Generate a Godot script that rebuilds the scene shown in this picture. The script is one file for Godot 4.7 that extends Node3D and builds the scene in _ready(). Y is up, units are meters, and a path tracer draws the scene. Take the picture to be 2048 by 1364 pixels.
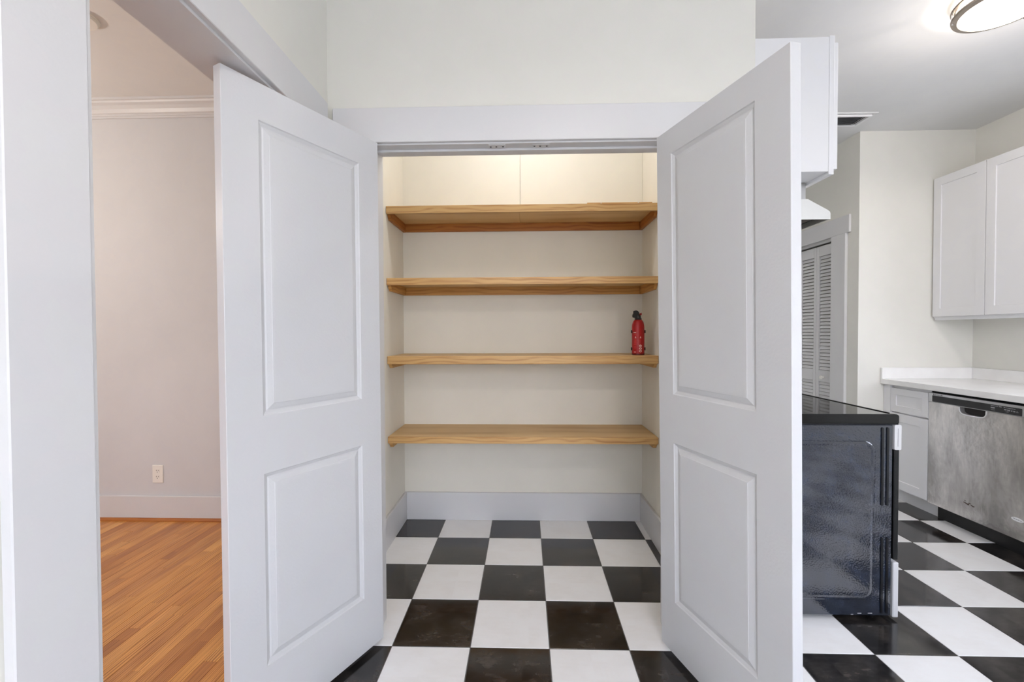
extends Node3D
# A pantry closet with open double doors in a small kitchen, beside a hall with an oak floor.
# x runs along the pantry wall, y is up, the camera looks towards -z. Units are metres.

var used := {}
var M := {}
var uv_off := Vector2.ZERO  # shifts the texture of the next mesh, so that no two boards look alike
const CEIL := 2.75
const HALL_CEIL := 2.79

# ------------------------------------------------------------------ naming
func numbered(called: String) -> String:
	if not used.has(called):
		used[called] = 0
		return called
	used[called] += 1
	return "%s_%03d" % [called, used[called]]

func tag(o: Node, label := "", category := "", group := "", kind := "") -> Node:
	if label: o.set_meta("label", label)
	if category: o.set_meta("category", category)
	if group: o.set_meta("group", group)
	if kind: o.set_meta("kind", kind)
	return o

func thing(called: String, label: String, category: String, xf := Transform3D(), group := "", kind := "") -> Node3D:
	var o := Node3D.new()
	o.name = numbered(called)
	o.transform = xf
	tag(o, label, category, group, kind)
	add_child(o, true)
	return o

func part(parent: Node, called: String, st: SurfaceTool, m: Material, label := "") -> MeshInstance3D:
	var o := MeshInstance3D.new()
	o.name = called
	st.generate_tangents()
	o.mesh = st.commit()
	o.material_override = m
	o.cast_shadow = GeometryInstance3D.SHADOW_CASTING_SETTING_ON
	if label: o.set_meta("label", label)
	parent.add_child(o, true)
	return o

func single(called: String, st: SurfaceTool, m: Material, label: String, category: String, kind := "", at := Vector3.ZERO) -> MeshInstance3D:
	var o := MeshInstance3D.new()
	o.name = numbered(called)
	st.generate_tangents()
	o.mesh = st.commit()
	o.material_override = m
	o.position = at
	tag(o, label, category, "", kind)
	add_child(o, true)
	return o

# ------------------------------------------------------------------ shapes
func mb() -> SurfaceTool:
	var st := SurfaceTool.new()
	st.begin(Mesh.PRIMITIVE_TRIANGLES)
	return st

func tri(st: SurfaceTool, a: Vector3, b: Vector3, c: Vector3, n: Vector3) -> void:
	if (b - a).cross(c - a).dot(n) > 0.0:
		var t := b
		b = c
		c = t
	var m := n.abs()
	for p in [a, b, c]:
		st.set_normal(n)
		st.set_uv(uv_off + (Vector2(p.z, -p.y) if m.x > m.y and m.x > m.z else Vector2(p.x, p.z) if m.y >= m.z else Vector2(p.x, -p.y)))
		st.add_vertex(p)

func quad(st: SurfaceTool, a: Vector3, b: Vector3, c: Vector3, d: Vector3, n: Vector3) -> void:
	tri(st, a, b, c, n)
	tri(st, a, c, d, n)

func flat(st: SurfaceTool, a: Vector3, b: Vector3, c: Vector3, d: Vector3, outward: Vector3) -> void:
	var n := (b - a).cross(c - a)
	if n.length() < 1e-12: n = (c - a).cross(d - a)
	n = n.normalized()
	if n.dot(outward) < 0.0: n = -n
	quad(st, a, b, c, d, n)

func box(st: SurfaceTool, lo: Vector3, hi: Vector3, b := 0.0, xf := Transform3D()) -> void:
	var c := (lo + hi) / 2.0
	var h := ((hi - lo) / 2.0).abs()
	b = minf(b, minf(h.x, minf(h.y, h.z)) * 0.9)
	var P := func(p: Vector3) -> Vector3: return xf * (c + p)
	var N := func(n: Vector3) -> Vector3: return (xf.basis * n).normalized()
	for a in 3:
		var u := (a + 1) % 3
		var v := (a + 2) % 3
		for s in [-1.0, 1.0]:
			var q: Array[Vector3] = []
			for k in [[-1, -1], [1, -1], [1, 1], [-1, 1]]:
				var p := Vector3.ZERO
				p[a] = s * h[a]
				p[u] = k[0] * (h[u] - b)
				p[v] = k[1] * (h[v] - b)
				q.append(P.call(p))
			var n := Vector3.ZERO
			n[a] = s
			quad(st, q[0], q[1], q[2], q[3], N.call(n))
		if b > 0.0:
			for su in [-1.0, 1.0]:
				for sv in [-1.0, 1.0]:
					var q: Array[Vector3] = []
					for k in [[-1, 0], [1, 0], [1, 1], [-1, 1]]:
						var p := Vector3.ZERO
						p[a] = k[0] * (h[a] - b)
						p[u] = su * (h[u] if k[1] == 0 else h[u] - b)
						p[v] = sv * (h[v] - b if k[1] == 0 else h[v])
						q.append(P.call(p))
					var n := Vector3.ZERO
					n[u] = su
					n[v] = sv
					quad(st, q[0], q[1], q[2], q[3], N.call(n))
	if b > 0.0:
		for sx in [-1.0, 1.0]:
			for sy in [-1.0, 1.0]:
				for sz in [-1.0, 1.0]:
					var s := Vector3(sx, sy, sz)
					tri(st, P.call(s * Vector3(h.x, h.y - b, h.z - b)), P.call(s * Vector3(h.x - b, h.y, h.z - b)), P.call(s * Vector3(h.x - b, h.y - b, h.z)), N.call(s))

func boxm(lo: Vector3, hi: Vector3, b := 0.0) -> SurfaceTool:
	var st := mb()
	box(st, lo, hi, b)
	return st

# extrudes a polygon (u, v) along w from w0 to w1; axes U, V, W
func prism(st: SurfaceTool, poly: PackedVector2Array, U: Vector3, V: Vector3, W: Vector3, w0: float, w1: float, o := Vector3.ZERO) -> void:
	var at := func(p: Vector2, w: float) -> Vector3: return o + U * p.x + V * p.y + W * w
	var mid := Vector2.ZERO
	for p in poly: mid += p / poly.size()
	var turn := 0.0
	for i in poly.size():
		turn += poly[i].cross(poly[(i + 1) % poly.size()])
	for i in poly.size():
		var p := poly[i]
		var q := poly[(i + 1) % poly.size()]
		var e := q - p
		var n2 := Vector2(e.y, -e.x).normalized() * signf(turn)
		quad(st, at.call(p, w0), at.call(q, w0), at.call(q, w1), at.call(p, w1), (U * n2.x + V * n2.y).normalized())
	var ids := Geometry2D.triangulate_polygon(poly)
	for i in range(0, ids.size(), 3):
		for e in [[w0, -W], [w1, W]]:
			tri(st, at.call(poly[ids[i]], e[0]), at.call(poly[ids[i + 1]], e[0]), at.call(poly[ids[i + 2]], e[0]), (e[1] as Vector3) * signf(w1 - w0))

# turns a profile of (radius, height) about the y axis of xf
func lathe(st: SurfaceTool, prof: PackedVector2Array, seg: int, xf := Transform3D(), uv := false) -> void:
	for i in prof.size() - 1:
		var p := prof[i]
		var q := prof[i + 1]
		var d := (q - p).normalized()
		var n2 := Vector2(d.y, -d.x)
		for k in seg:
			var a0 := TAU * k / seg
			var a1 := TAU * (k + 1) / seg
			var V: Array[Vector3] = []
			var N: Array[Vector3] = []
			var T: Array[Vector2] = []
			for e in [[p, a0, k], [q, a0, k], [q, a1, k + 1], [p, a1, k + 1]]:
				V.append(xf * Vector3(e[0].x * cos(e[1]), e[0].y, e[0].x * sin(e[1])))
				N.append((xf.basis * Vector3(n2.x * cos(e[1]), n2.y, n2.x * sin(e[1]))).normalized())
				T.append(Vector2(float(e[2]) / seg, 1.0 - (e[0].y - prof[0].y) / maxf(prof[prof.size() - 1].y - prof[0].y, 1e-6)))
			for t in [[0, 1, 2], [0, 2, 3]]:
				var o: Array = t
				if (V[t[0]] - V[t[1]]).length() < 1e-7 or (V[t[1]] - V[t[2]]).length() < 1e-7 or (V[t[0]] - V[t[2]]).length() < 1e-7: continue
				if (V[t[1]] - V[t[0]]).cross(V[t[2]] - V[t[0]]).dot(N[t[0]] + N[t[1]] + N[t[2]]) > 0.0: o = [t[0], t[2], t[1]]
				for j in o:
					st.set_normal(N[j])
					st.set_uv(T[j] if uv else T[j] * Vector2(TAU * prof[0].x, 0.1))
					st.add_vertex(V[j])

# nested rectangles that step into a face at depth z0: prof holds (inset, depth below the face); the innermost is closed
func sunk_panel(st: SurfaceTool, r: Rect2, prof: PackedVector2Array, z0: float, s: float) -> void:
	var loop := func(k: int) -> Array[Vector3]:
		var q := r.grow(-prof[k].x)
		var z := z0 - s * prof[k].y
		return [Vector3(q.position.x, q.position.y, z), Vector3(q.end.x, q.position.y, z), Vector3(q.end.x, q.end.y, z), Vector3(q.position.x, q.end.y, z)]
	for k in prof.size() - 1:
		var a: Array[Vector3] = loop.call(k)
		var b: Array[Vector3] = loop.call(k + 1)
		for i in 4:
			flat(st, a[i], a[(i + 1) % 4], b[(i + 1) % 4], b[i], Vector3(0, 0, s))
	var e: Array[Vector3] = loop.call(prof.size() - 1)
	quad(st, e[0], e[1], e[2], e[3], Vector3(0, 0, s))

# a slab 0..w by 0..h, z from -t/2 to t/2, with rows of rectangular holes in one or both faces (left solid at the rim)
func slab_with_holes(st: SurfaceTool, w: float, h: float, t: float, b: float, holes: Array, both := true) -> void:
	for s in ([1.0, -1.0] if both else [1.0]):
		var z: float = s * t / 2.0
		var x0: float = holes[0].position.x
		var x1: float = holes[0].end.x
		var n := Vector3(0, 0, s)
		var rect := func(xa: float, ya: float, xb: float, yb: float) -> void:
			quad(st, Vector3(xa, ya, z), Vector3(xb, ya, z), Vector3(xb, yb, z), Vector3(xa, yb, z), n)
		rect.call(b, b, x0, h - b)
		rect.call(x1, b, w - b, h - b)
		var y := b
		for q in holes:
			rect.call(x0, y, x1, q.position.y)
			y = q.end.y
		rect.call(x0, y, x1, h - b)
	if not both:
		quad(st, Vector3(b, b, -t / 2), Vector3(w - b, b, -t / 2), Vector3(w - b, h - b, -t / 2), Vector3(b, h - b, -t / 2), Vector3(0, 0, -1))
	var c: Array[Vector2] = [Vector2(0, 0), Vector2(w, 0), Vector2(w, h), Vector2(0, h)]
	var inn: Array[Vector2] = [Vector2(b, b), Vector2(w - b, b), Vector2(w - b, h - b), Vector2(b, h - b)]
	for i in 4:
		var j := (i + 1) % 4
		var e := c[j] - c[i]
		var n := Vector3(e.y, -e.x, 0).normalized()
		var z := t / 2.0 - b
		quad(st, Vector3(c[i].x, c[i].y, -z), Vector3(c[j].x, c[j].y, -z), Vector3(c[j].x, c[j].y, z), Vector3(c[i].x, c[i].y, z), n)
		for s in [-1.0, 1.0]:
			flat(st, Vector3(c[i].x, c[i].y, s * z), Vector3(c[j].x, c[j].y, s * z), Vector3(inn[j].x, inn[j].y, s * t / 2), Vector3(inn[i].x, inn[i].y, s * t / 2), n + Vector3(0, 0, s))

func rounded(r: Rect2, rad: float, seg := 6) -> PackedVector2Array:
	var out := PackedVector2Array()
	var cs := [r.position + Vector2(rad, rad), Vector2(r.end.x - rad, r.position.y + rad), r.end - Vector2(rad, rad), Vector2(r.position.x + rad, r.end.y - rad)]
	for i in 4:
		for k in seg + 1:
			var a := PI + i * PI / 2 + k * PI / 2 / seg
			out.append(cs[i] + Vector2(cos(a), sin(a)) * rad)
	return out

# facing: local +z turned to the given world direction
func facing(dir: Vector3, at: Vector3) -> Transform3D:
	var z := dir.normalized()
	return Transform3D(Basis(Vector3.UP.cross(z).normalized(), Vector3.UP, z), at)

# ------------------------------------------------------------------ materials
func noise(freq: float, sd: int, oct := 4, kind := FastNoiseLite.TYPE_SIMPLEX_SMOOTH) -> FastNoiseLite:
	var n := FastNoiseLite.new()
	n.seed = sd
	n.noise_type = kind
	n.frequency = freq
	n.fractal_octaves = oct
	return n

func noise_tex(freq: float, sd: int, lo: Color, hi: Color, mid := 0.5, oct := 4, size := 512) -> NoiseTexture2D:
	var t := NoiseTexture2D.new()
	t.width = size
	t.height = size
	t.seamless = true
	t.noise = noise(freq, sd, oct)
	var g := Gradient.new()
	g.set_color(0, lo)
	g.set_color(1, hi)
	g.add_point(mid, lo.lerp(hi, 0.5))
	t.color_ramp = g
	return t

func bump_tex(freq: float, sd: int, strength: float, size := 512, oct := 3) -> NoiseTexture2D:
	var t := NoiseTexture2D.new()
	t.width = size
	t.height = size
	t.seamless = true
	t.as_normal_map = true
	t.bump_strength = strength
	t.noise = noise(freq, sd, oct)
	return t

func mat(called: String, c: Color, rough: float, metal := 0.0) -> StandardMaterial3D:
	var m := StandardMaterial3D.new()
	m.resource_name = called
	m.albedo_color = c
	m.roughness = rough
	m.metallic = metal
	M[called] = m
	return m

func per_metre(m: StandardMaterial3D, scale: float, off := Vector3.ZERO) -> StandardMaterial3D:
	m.uv1_scale = Vector3.ONE * scale
	m.uv1_offset = off
	return m

func painted(called: String, c: Color, rough: float, spread: float, sd: int, bump: float) -> StandardMaterial3D:
	var m := mat(called, Color.WHITE, rough)
	m.albedo_texture = noise_tex(0.006, sd, c.darkened(spread), c.lightened(spread * 0.5))
	if bump > 0.0:
		m.normal_enabled = true
		m.normal_texture = bump_tex(0.12, sd + 1, bump, 512)
		m.normal_scale = 0.35
	return per_metre(m, 1.3)

# wood with the grain along u (or along v): pale wood between dark grain lines that drift and open into cathedral loops
func wood_image(w: int, h: int, pale: Color, dark: Color, sd: int, rings: float, streak: float, along_v := false, drift := 0.4) -> ImageTexture:
	var wander := noise(0.0035, sd, 2)
	var fine := noise(0.02, sd + 1, 3)
	var pore := noise(0.25, sd + 2, 2)
	var tone := noise(0.004, sd + 3, 2)
	var im := Image.create(h if along_v else w, w if along_v else h, false, Image.FORMAT_RGB8)
	for y in h:
		for x in w:
			var across := y + 26.0 * wander.get_noise_2d(x * drift, y * 1.2)
			var ring := 0.5 + 0.5 * sin(across * rings + 1.6 * fine.get_noise_2d(x * 0.06, y * 1.5))
			ring = pow(ring, 2.5) * (0.65 + 0.7 * fine.get_noise_2d(x * 0.08 + 500, y * 3.0))
			var p := pore.get_noise_2d(x * 0.03, y * 1.6) * 0.5 + 0.5
			var k := clampf(ring * streak + 0.5 * (p - 0.5) + 0.25 * tone.get_noise_2d(x, y * 2.0), 0.0, 1.0)
			var c := pale.lerp(dark, k)
			if along_v: im.set_pixel(y, x, c)
			else: im.set_pixel(x, y, c)
	return ImageTexture.create_from_image(im)

# scale: repeats per metre across u and v
func wood(called: String, tex: Texture2D, tint: Color, rough: float, scale: Vector2, off: Vector3) -> StandardMaterial3D:
	var m := mat(called, tint, rough)
	m.albedo_texture = tex
	per_metre(m, 1.0, off)
	m.uv1_scale = Vector3(scale.x, scale.y, 1)
	return m

func tile_image(base: Color, dust: Color, amount: float, sd: int) -> ImageTexture:
	var cloud := noise(0.008, sd, 4)
	var swirl := noise(0.03, sd + 1, 3)
	var speck := noise(0.35, sd + 2, 1)
	cloud.domain_warp_enabled = true
	cloud.domain_warp_amplitude = 60.0
	cloud.domain_warp_frequency = 0.012
	var im := Image.create(384, 384, false, Image.FORMAT_RGB8)
	for y in 384:
		for x in 384:
			var k := 0.36 + 0.9 * cloud.get_noise_2d(x, y) + 0.35 * swirl.get_noise_2d(x * 0.6, y * 1.8)
			k = clampf(k, 0.0, 1.0) * amount
			if speck.get_noise_2d(x, y) > 0.82: k = minf(1.0, k + 0.5 * amount)
			im.set_pixel(x, y, base.lerp(dust, k))
	return ImageTexture.create_from_image(im)

func make_materials() -> void:
	painted("wall_cream", Color(0.905, 0.9, 0.87), 0.75, 0.012, 11, 0.0)
	painted("wall_pantry", Color(0.915, 0.9, 0.855), 0.75, 0.012, 21, 0.0)
	painted("wall_hall", Color(0.84, 0.84, 0.845), 0.8, 0.012, 31, 0.0)
	painted("ceiling_white", Color(0.915, 0.915, 0.91), 0.85, 0.01, 41, 0.0)
	painted("trim_white", Color(0.858, 0.857, 0.86), 0.38, 0.006, 51, 0.3)
	painted("door_white", Color(0.835, 0.838, 0.845), 0.42, 0.006, 61, 0.4)
	painted("cabinet_white", Color(0.915, 0.915, 0.92), 0.4, 0.005, 71, 0.0)
	painted("appliance_white", Color(0.93, 0.93, 0.93), 0.3, 0.005, 81, 0.0)
	mat("plastic_white", Color(0.94, 0.93, 0.9), 0.4)
	mat("plastic_black", Color(0.02, 0.02, 0.022), 0.45)
	mat("void_black", Color(0.01, 0.01, 0.01), 0.9)
	mat("slot_dark", Color(0.12, 0.1, 0.09), 0.7)
	# shelves and oak
	var birch := wood_image(768, 192, Color(0.86, 0.735, 0.545), Color(0.72, 0.55, 0.35), 101, 0.12, 0.5)
	var pine := wood_image(768, 192, Color(0.86, 0.70, 0.46), Color(0.66, 0.45, 0.24), 111, 0.2, 0.7, false, 1.5)
	var oak := wood_image(768, 256, Color(0.93, 0.685, 0.40), Color(0.57, 0.335, 0.15), 121, 0.5, 0.85, true)
	var oak_b := wood_image(768, 256, Color(0.94, 0.70, 0.415), Color(0.54, 0.305, 0.13), 141, 0.36, 0.9, true)
	wood("ply", birch, Color(1, 0.99, 0.95), 0.5, Vector2(0.6, 2.2), Vector3(0.5, 0.5, 0))
	for i in 4:
		wood("strip_%d" % i, pine, [Color(0.9, 0.9, 0.92), Color(0.95, 0.94, 0.95), Color(0.95, 0.94, 0.94), Color(0.96, 0.95, 0.95)][i], 0.45, Vector2(0.6, 6.5), Vector3(0.5, 0.36 + 0.29 * i, 0))
	for i in 4:
		wood("cleat_%d" % i, pine, [Color(0.8, 0.63, 0.42), Color(0.95, 0.88, 0.76), Color(0.98, 0.95, 0.9), Color(0.95, 0.9, 0.82)][i], 0.5, Vector2(0.6, 6.5), Vector3(0.5, 0.21 + 0.27 * i, 0))
	var tones := [Color(1, 0.99, 0.98), Color(0.93, 0.89, 0.86), Color(0.99, 0.97, 0.92), Color(0.89, 0.83, 0.78), Color(0.96, 0.92, 0.88), Color(1.0, 1.0, 0.97), Color(0.92, 0.88, 0.87), Color(0.97, 0.94, 0.88), Color(0.85, 0.78, 0.74)]
	for i in tones.size():
		wood("oak_%d" % i, oak if i % 2 == 0 else oak_b, tones[i], 0.34, Vector2(6.5, 0.8), Vector3(0.219 * i, 0.1 * i, 0))
	wood("oak_round", pine, Color(0.82, 0.62, 0.4), 0.4, Vector2(0.6, 6.5), Vector3.ZERO)
	# floor tiles
	for i in 3:
		var b := mat("tile_black_%d" % i, Color.WHITE, 0.15)
		b.metallic_specular = 0.62
		b.albedo_texture = tile_image(Color(0.10, 0.097, 0.098), Color(0.34, 0.31, 0.285), 0.7, 200 + 7 * i)
		b.roughness_texture = noise_tex(0.012, 230 + i, Color(0.45, 0.45, 0.45), Color(1, 1, 1))
		b.roughness = 0.15
		per_metre(b, 2.1, Vector3(0.37 * i, 0, 0.21 * i))
	for i in 2:
		var w := mat("tile_white_%d" % i, Color.WHITE, 0.3)
		w.albedo_texture = tile_image(Color(0.98, 0.978, 0.975), Color(0.95, 0.943, 0.932), 0.6, 260 + 7 * i)
		per_metre(w, 1.7, Vector3(0.37 * i, 0, 0.21 * i))
	mat("grout", Color(0.42, 0.41, 0.4), 0.9)
	# quartz, steel, enamel, glass
	var q := mat("quartz", Color.WHITE, 0.22)
	q.albedo_texture = noise_tex(0.01, 301, Color(0.94, 0.935, 0.93), Color(0.97, 0.97, 0.965), 0.5, 3)
	per_metre(q, 1.0)
	mat("quartz_vein", Color(0.8, 0.79, 0.78), 0.3)
	var s := mat("steel", Color.WHITE, 1.0, 1.0)
	s.albedo_texture = steel_image(311)
	s.roughness = 0.26
	s.metallic_specular = 0.5
	s.normal_enabled = true
	s.normal_texture = bump_tex(0.05, 315, 1.5, 512)
	s.normal_scale = 0.12
	per_metre(s, 1.05)
	mat("steel_plain", Color(0.74, 0.74, 0.74), 0.32, 1.0)
	mat("bright_steel", Color(0.95, 0.95, 0.95), 0.3, 0.85)
	mat("hood_steel", Color(0.86, 0.86, 0.85), 0.4, 1.0)
	mat("nickel", Color(0.66, 0.62, 0.58), 0.28, 1.0)
	mat("chrome", Color(0.9, 0.9, 0.9), 0.1, 1.0)
	mat("rust", Color(0.27, 0.2, 0.16), 0.9)
	mat("range_trim", Color(0.82, 0.82, 0.825), 0.35)
	var e := mat("enamel", Color.WHITE, 0.1)
	e.albedo_texture = enamel_image(331)
	e.metallic_specular = 0.75
	e.clearcoat_enabled = true
	e.clearcoat = 1.0
	e.clearcoat_roughness = 0.08
	e.normal_enabled = true
	e.normal_texture = bump_tex(0.09, 335, 5.0, 512, 1)
	e.normal_scale = 0.09
	per_metre(e, 2.2)
	mat("enamel_plain", Color(0.07, 0.075, 0.085), 0.22)
	mat("black_glass", Color(0.015, 0.016, 0.02), 0.04)
	mat("oven_glass", Color(0.02, 0.02, 0.02), 0.08)
	mat("panel_black", Color(0.12, 0.12, 0.125), 0.4)
	mat("ink_black", Color(0.05, 0.05, 0.05), 0.6)
	mat("ink_grey", Color(0.62, 0.62, 0.63), 0.6)
	mat("emblem_white", Color(0.93, 0.93, 0.93), 0.3)
	mat("filter_metal", Color(0.25, 0.19, 0.13), 0.4, 1.0)
	mat("vent_dark", Color(0.46, 0.46, 0.47), 0.7)
	mat("duct_dark", Color(0.2, 0.2, 0.2), 0.9)
	mat("red_cap", Color(0.55, 0.03, 0.04), 0.35)
	var r := mat("red_can", Color.WHITE, 0.3)
	r.albedo_texture = can_image()
	r.texture_repeat = false
	mat("hinge", Color(0.75, 0.74, 0.72), 0.35, 1.0)
	# glowing glass of the lamps
	for g in [["glow_kitchen", Color(1, 0.97, 0.92), 3.0], ["glow_pantry", Color(1, 0.9, 0.74), 3.0], ["glow_hall", Color(1, 0.86, 0.7), 3.0]]:
		var l := mat(g[0], Color(0.95, 0.95, 0.95), 0.4)
		l.emission_enabled = true
		l.emission = g[1]
		l.emission_energy_multiplier = g[2]
	var pane := mat("pane", Color(0.95, 0.98, 1.0, 0.06), 0.02)
	pane.transparency = BaseMaterial3D.TRANSPARENCY_ALPHA
	mat("concrete", Color(0.66, 0.655, 0.64), 0.95)

# stainless front: brushed vertically, wiped and stained
func steel_image(sd: int) -> ImageTexture:
	var brush := noise(0.3, sd, 2)
	var cloud := noise(0.01, sd + 1, 4)
	var spot := noise(0.06, sd + 2, 3)
	var im := Image.create(512, 512, false, Image.FORMAT_RGB8)
	for y in 512:
		for x in 512:
			var k := 0.79 + 0.04 * brush.get_noise_2d(x, y * 0.06) + 0.12 * cloud.get_noise_2d(x * 1.2, y * 0.5) + 0.04 * spot.get_noise_2d(x, y * 0.5)
			if spot.get_noise_2d(x * 3.0 + 900, y * 3.0) > 0.6: k -= 0.1
			im.set_pixel(x, y, Color(k * 1.02, k, k * 0.985))
	return ImageTexture.create_from_image(im)

# black enamel with dust and grease specks
func enamel_image(sd: int) -> ImageTexture:
	var dust := noise(0.012, sd, 4)
	var speck := noise(0.3, sd + 1, 1)
	var fleck := noise(0.2, sd + 2, 2)
	var im := Image.create(512, 512, false, Image.FORMAT_RGB8)
	var base := Color(0.05, 0.08, 0.14)
	for y in 512:
		for x in 512:
			var cloud := clampf(0.5 + 0.9 * dust.get_noise_2d(x, y), 0.0, 1.0)
			var k := 0.01 + 0.13 * cloud * cloud + (0.06 + 0.3 * cloud) * maxf(0.0, fleck.get_noise_2d(x, y))
			if speck.get_noise_2d(x, y) > 0.84: k += 0.3
			im.set_pixel(x, y, base.lerp(Color(0.56, 0.64, 0.78), clampf(k, 0.0, 1.0)))
	return ImageTexture.create_from_image(im)

# print on the can: small white lines, two little pictograms and a column of three round signs (u round the can, v down it)
func can_image() -> ImageTexture:
	var W := 512
	var H := 512
	var im := Image.create(W, H, false, Image.FORMAT_RGB8)
	var red := Color(0.66, 0.015, 0.04)
	im.fill(red)
	var pale := Color(0.93, 0.78, 0.76)
	var rose := Color(0.86, 0.32, 0.33)
	var put := func(x: int, y: int, w: int, h: int, c: Color) -> void: im.fill_rect(Rect2i(x, y, w, h), c)
	# u = 0.25 faces the camera (+z); the can shows u 0.0 to 0.5
	var left := 168
	put.call(left + 2, 178, 40, 14, pale)
	put.call(left, 205, 34, 6, rose)
	for k in 9:
		put.call(left - 4 + (k * 7) % 5, 288 + k * 9, 30 + (k * 13) % 12, 3, rose)
		put.call(left - 60, 288 + k * 9, 34 + (k * 11) % 14, 3, rose)
	for k in 4:
		put.call(left, 380 + k * 11, 26 + (k * 9) % 10, 3, rose)
	put.call(left + 4, 462, 30, 8, pale)
	for c in [Vector2(178, 250), Vector2(112, 250)]:
		for y in range(-16, 17):
			for x in range(-12, 13):
				if absf(x) < 10.0 * (y + 16) / 32.0: im.set_pixel(int(c.x) + x, int(c.y) + y, pale)
	for k in 3:
		var c := Vector2(112, 376 + 38 * k)
		for y in range(-17, 18):
			for x in range(-20, 21):
				var d := Vector2(x / 20.0, y / 17.0).length()
				var on := d < 1.0
				if k == 0 and absf(y - 3) < 4 and absf(x) < 12: on = false
				if k == 1 and absf(x - y) < 6 and d < 0.7: on = false
				if k == 2 and d < 0.45: on = false
				if on: im.set_pixel(int(c.x) + x, int(c.y) + y, pale)
	put.call(0, 488, W, 24, Color(0.35, 0.02, 0.03))
	return ImageTexture.create_from_image(im)

# ------------------------------------------------------------------ scene
func _ready() -> void:
	# camera
	var cam := Camera3D.new()
	cam.name = "camera"
	cam.fov = 75.1346
	cam.near = 0.05
	cam.far = 200.0
	cam.rotation_order = EULER_ORDER_YXZ
	cam.rotation = Vector3(deg_to_rad(-1.02263), deg_to_rad(1.70246), deg_to_rad(-0.20172))
	cam.position = Vector3(0, 1.25, 0)
	cam.current = true
	add_child(cam)
	# sky and exposure
	var env := Environment.new()
	env.background_mode = Environment.BG_SKY
	var sky := Sky.new()
	var sm := ProceduralSkyMaterial.new()
	sm.sky_top_color = Color(0.87, 0.905, 0.99)
	sm.sky_horizon_color = Color(0.97, 0.965, 0.985)
	sm.ground_horizon_color = Color(0.78, 0.79, 0.79)
	sm.ground_bottom_color = Color(0.55, 0.55, 0.53)
	sm.sky_energy_multiplier = 1.0
	sky.sky_material = sm
	env.sky = sky
	env.background_energy_multiplier = SKY
	env.tonemap_mode = Environment.TONE_MAPPER_LINEAR
	env.tonemap_exposure = EXPOSURE
	env.sdfgi_enabled = true
	env.ssao_enabled = true
	env.ssil_enabled = true
	var we := WorldEnvironment.new()
	we.name = "environment"
	we.environment = env
	add_child(we)
	make_materials()
	walls()
	floors()
	trims()
	windows()
	pantry_doors()
	shelves()
	extinguisher()
	hall_things()
	bifold_closet()
	cabinets()
	cooking()
	dishwasher()
	lamps()
	ceiling_vent()

const SKY := 6.9
const EXPOSURE := 1.3
const E_KITCHEN := 0.45
const E_NOOK := 0.62
const E_PANTRY := 0.25
const E_HALL := 0.62

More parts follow.
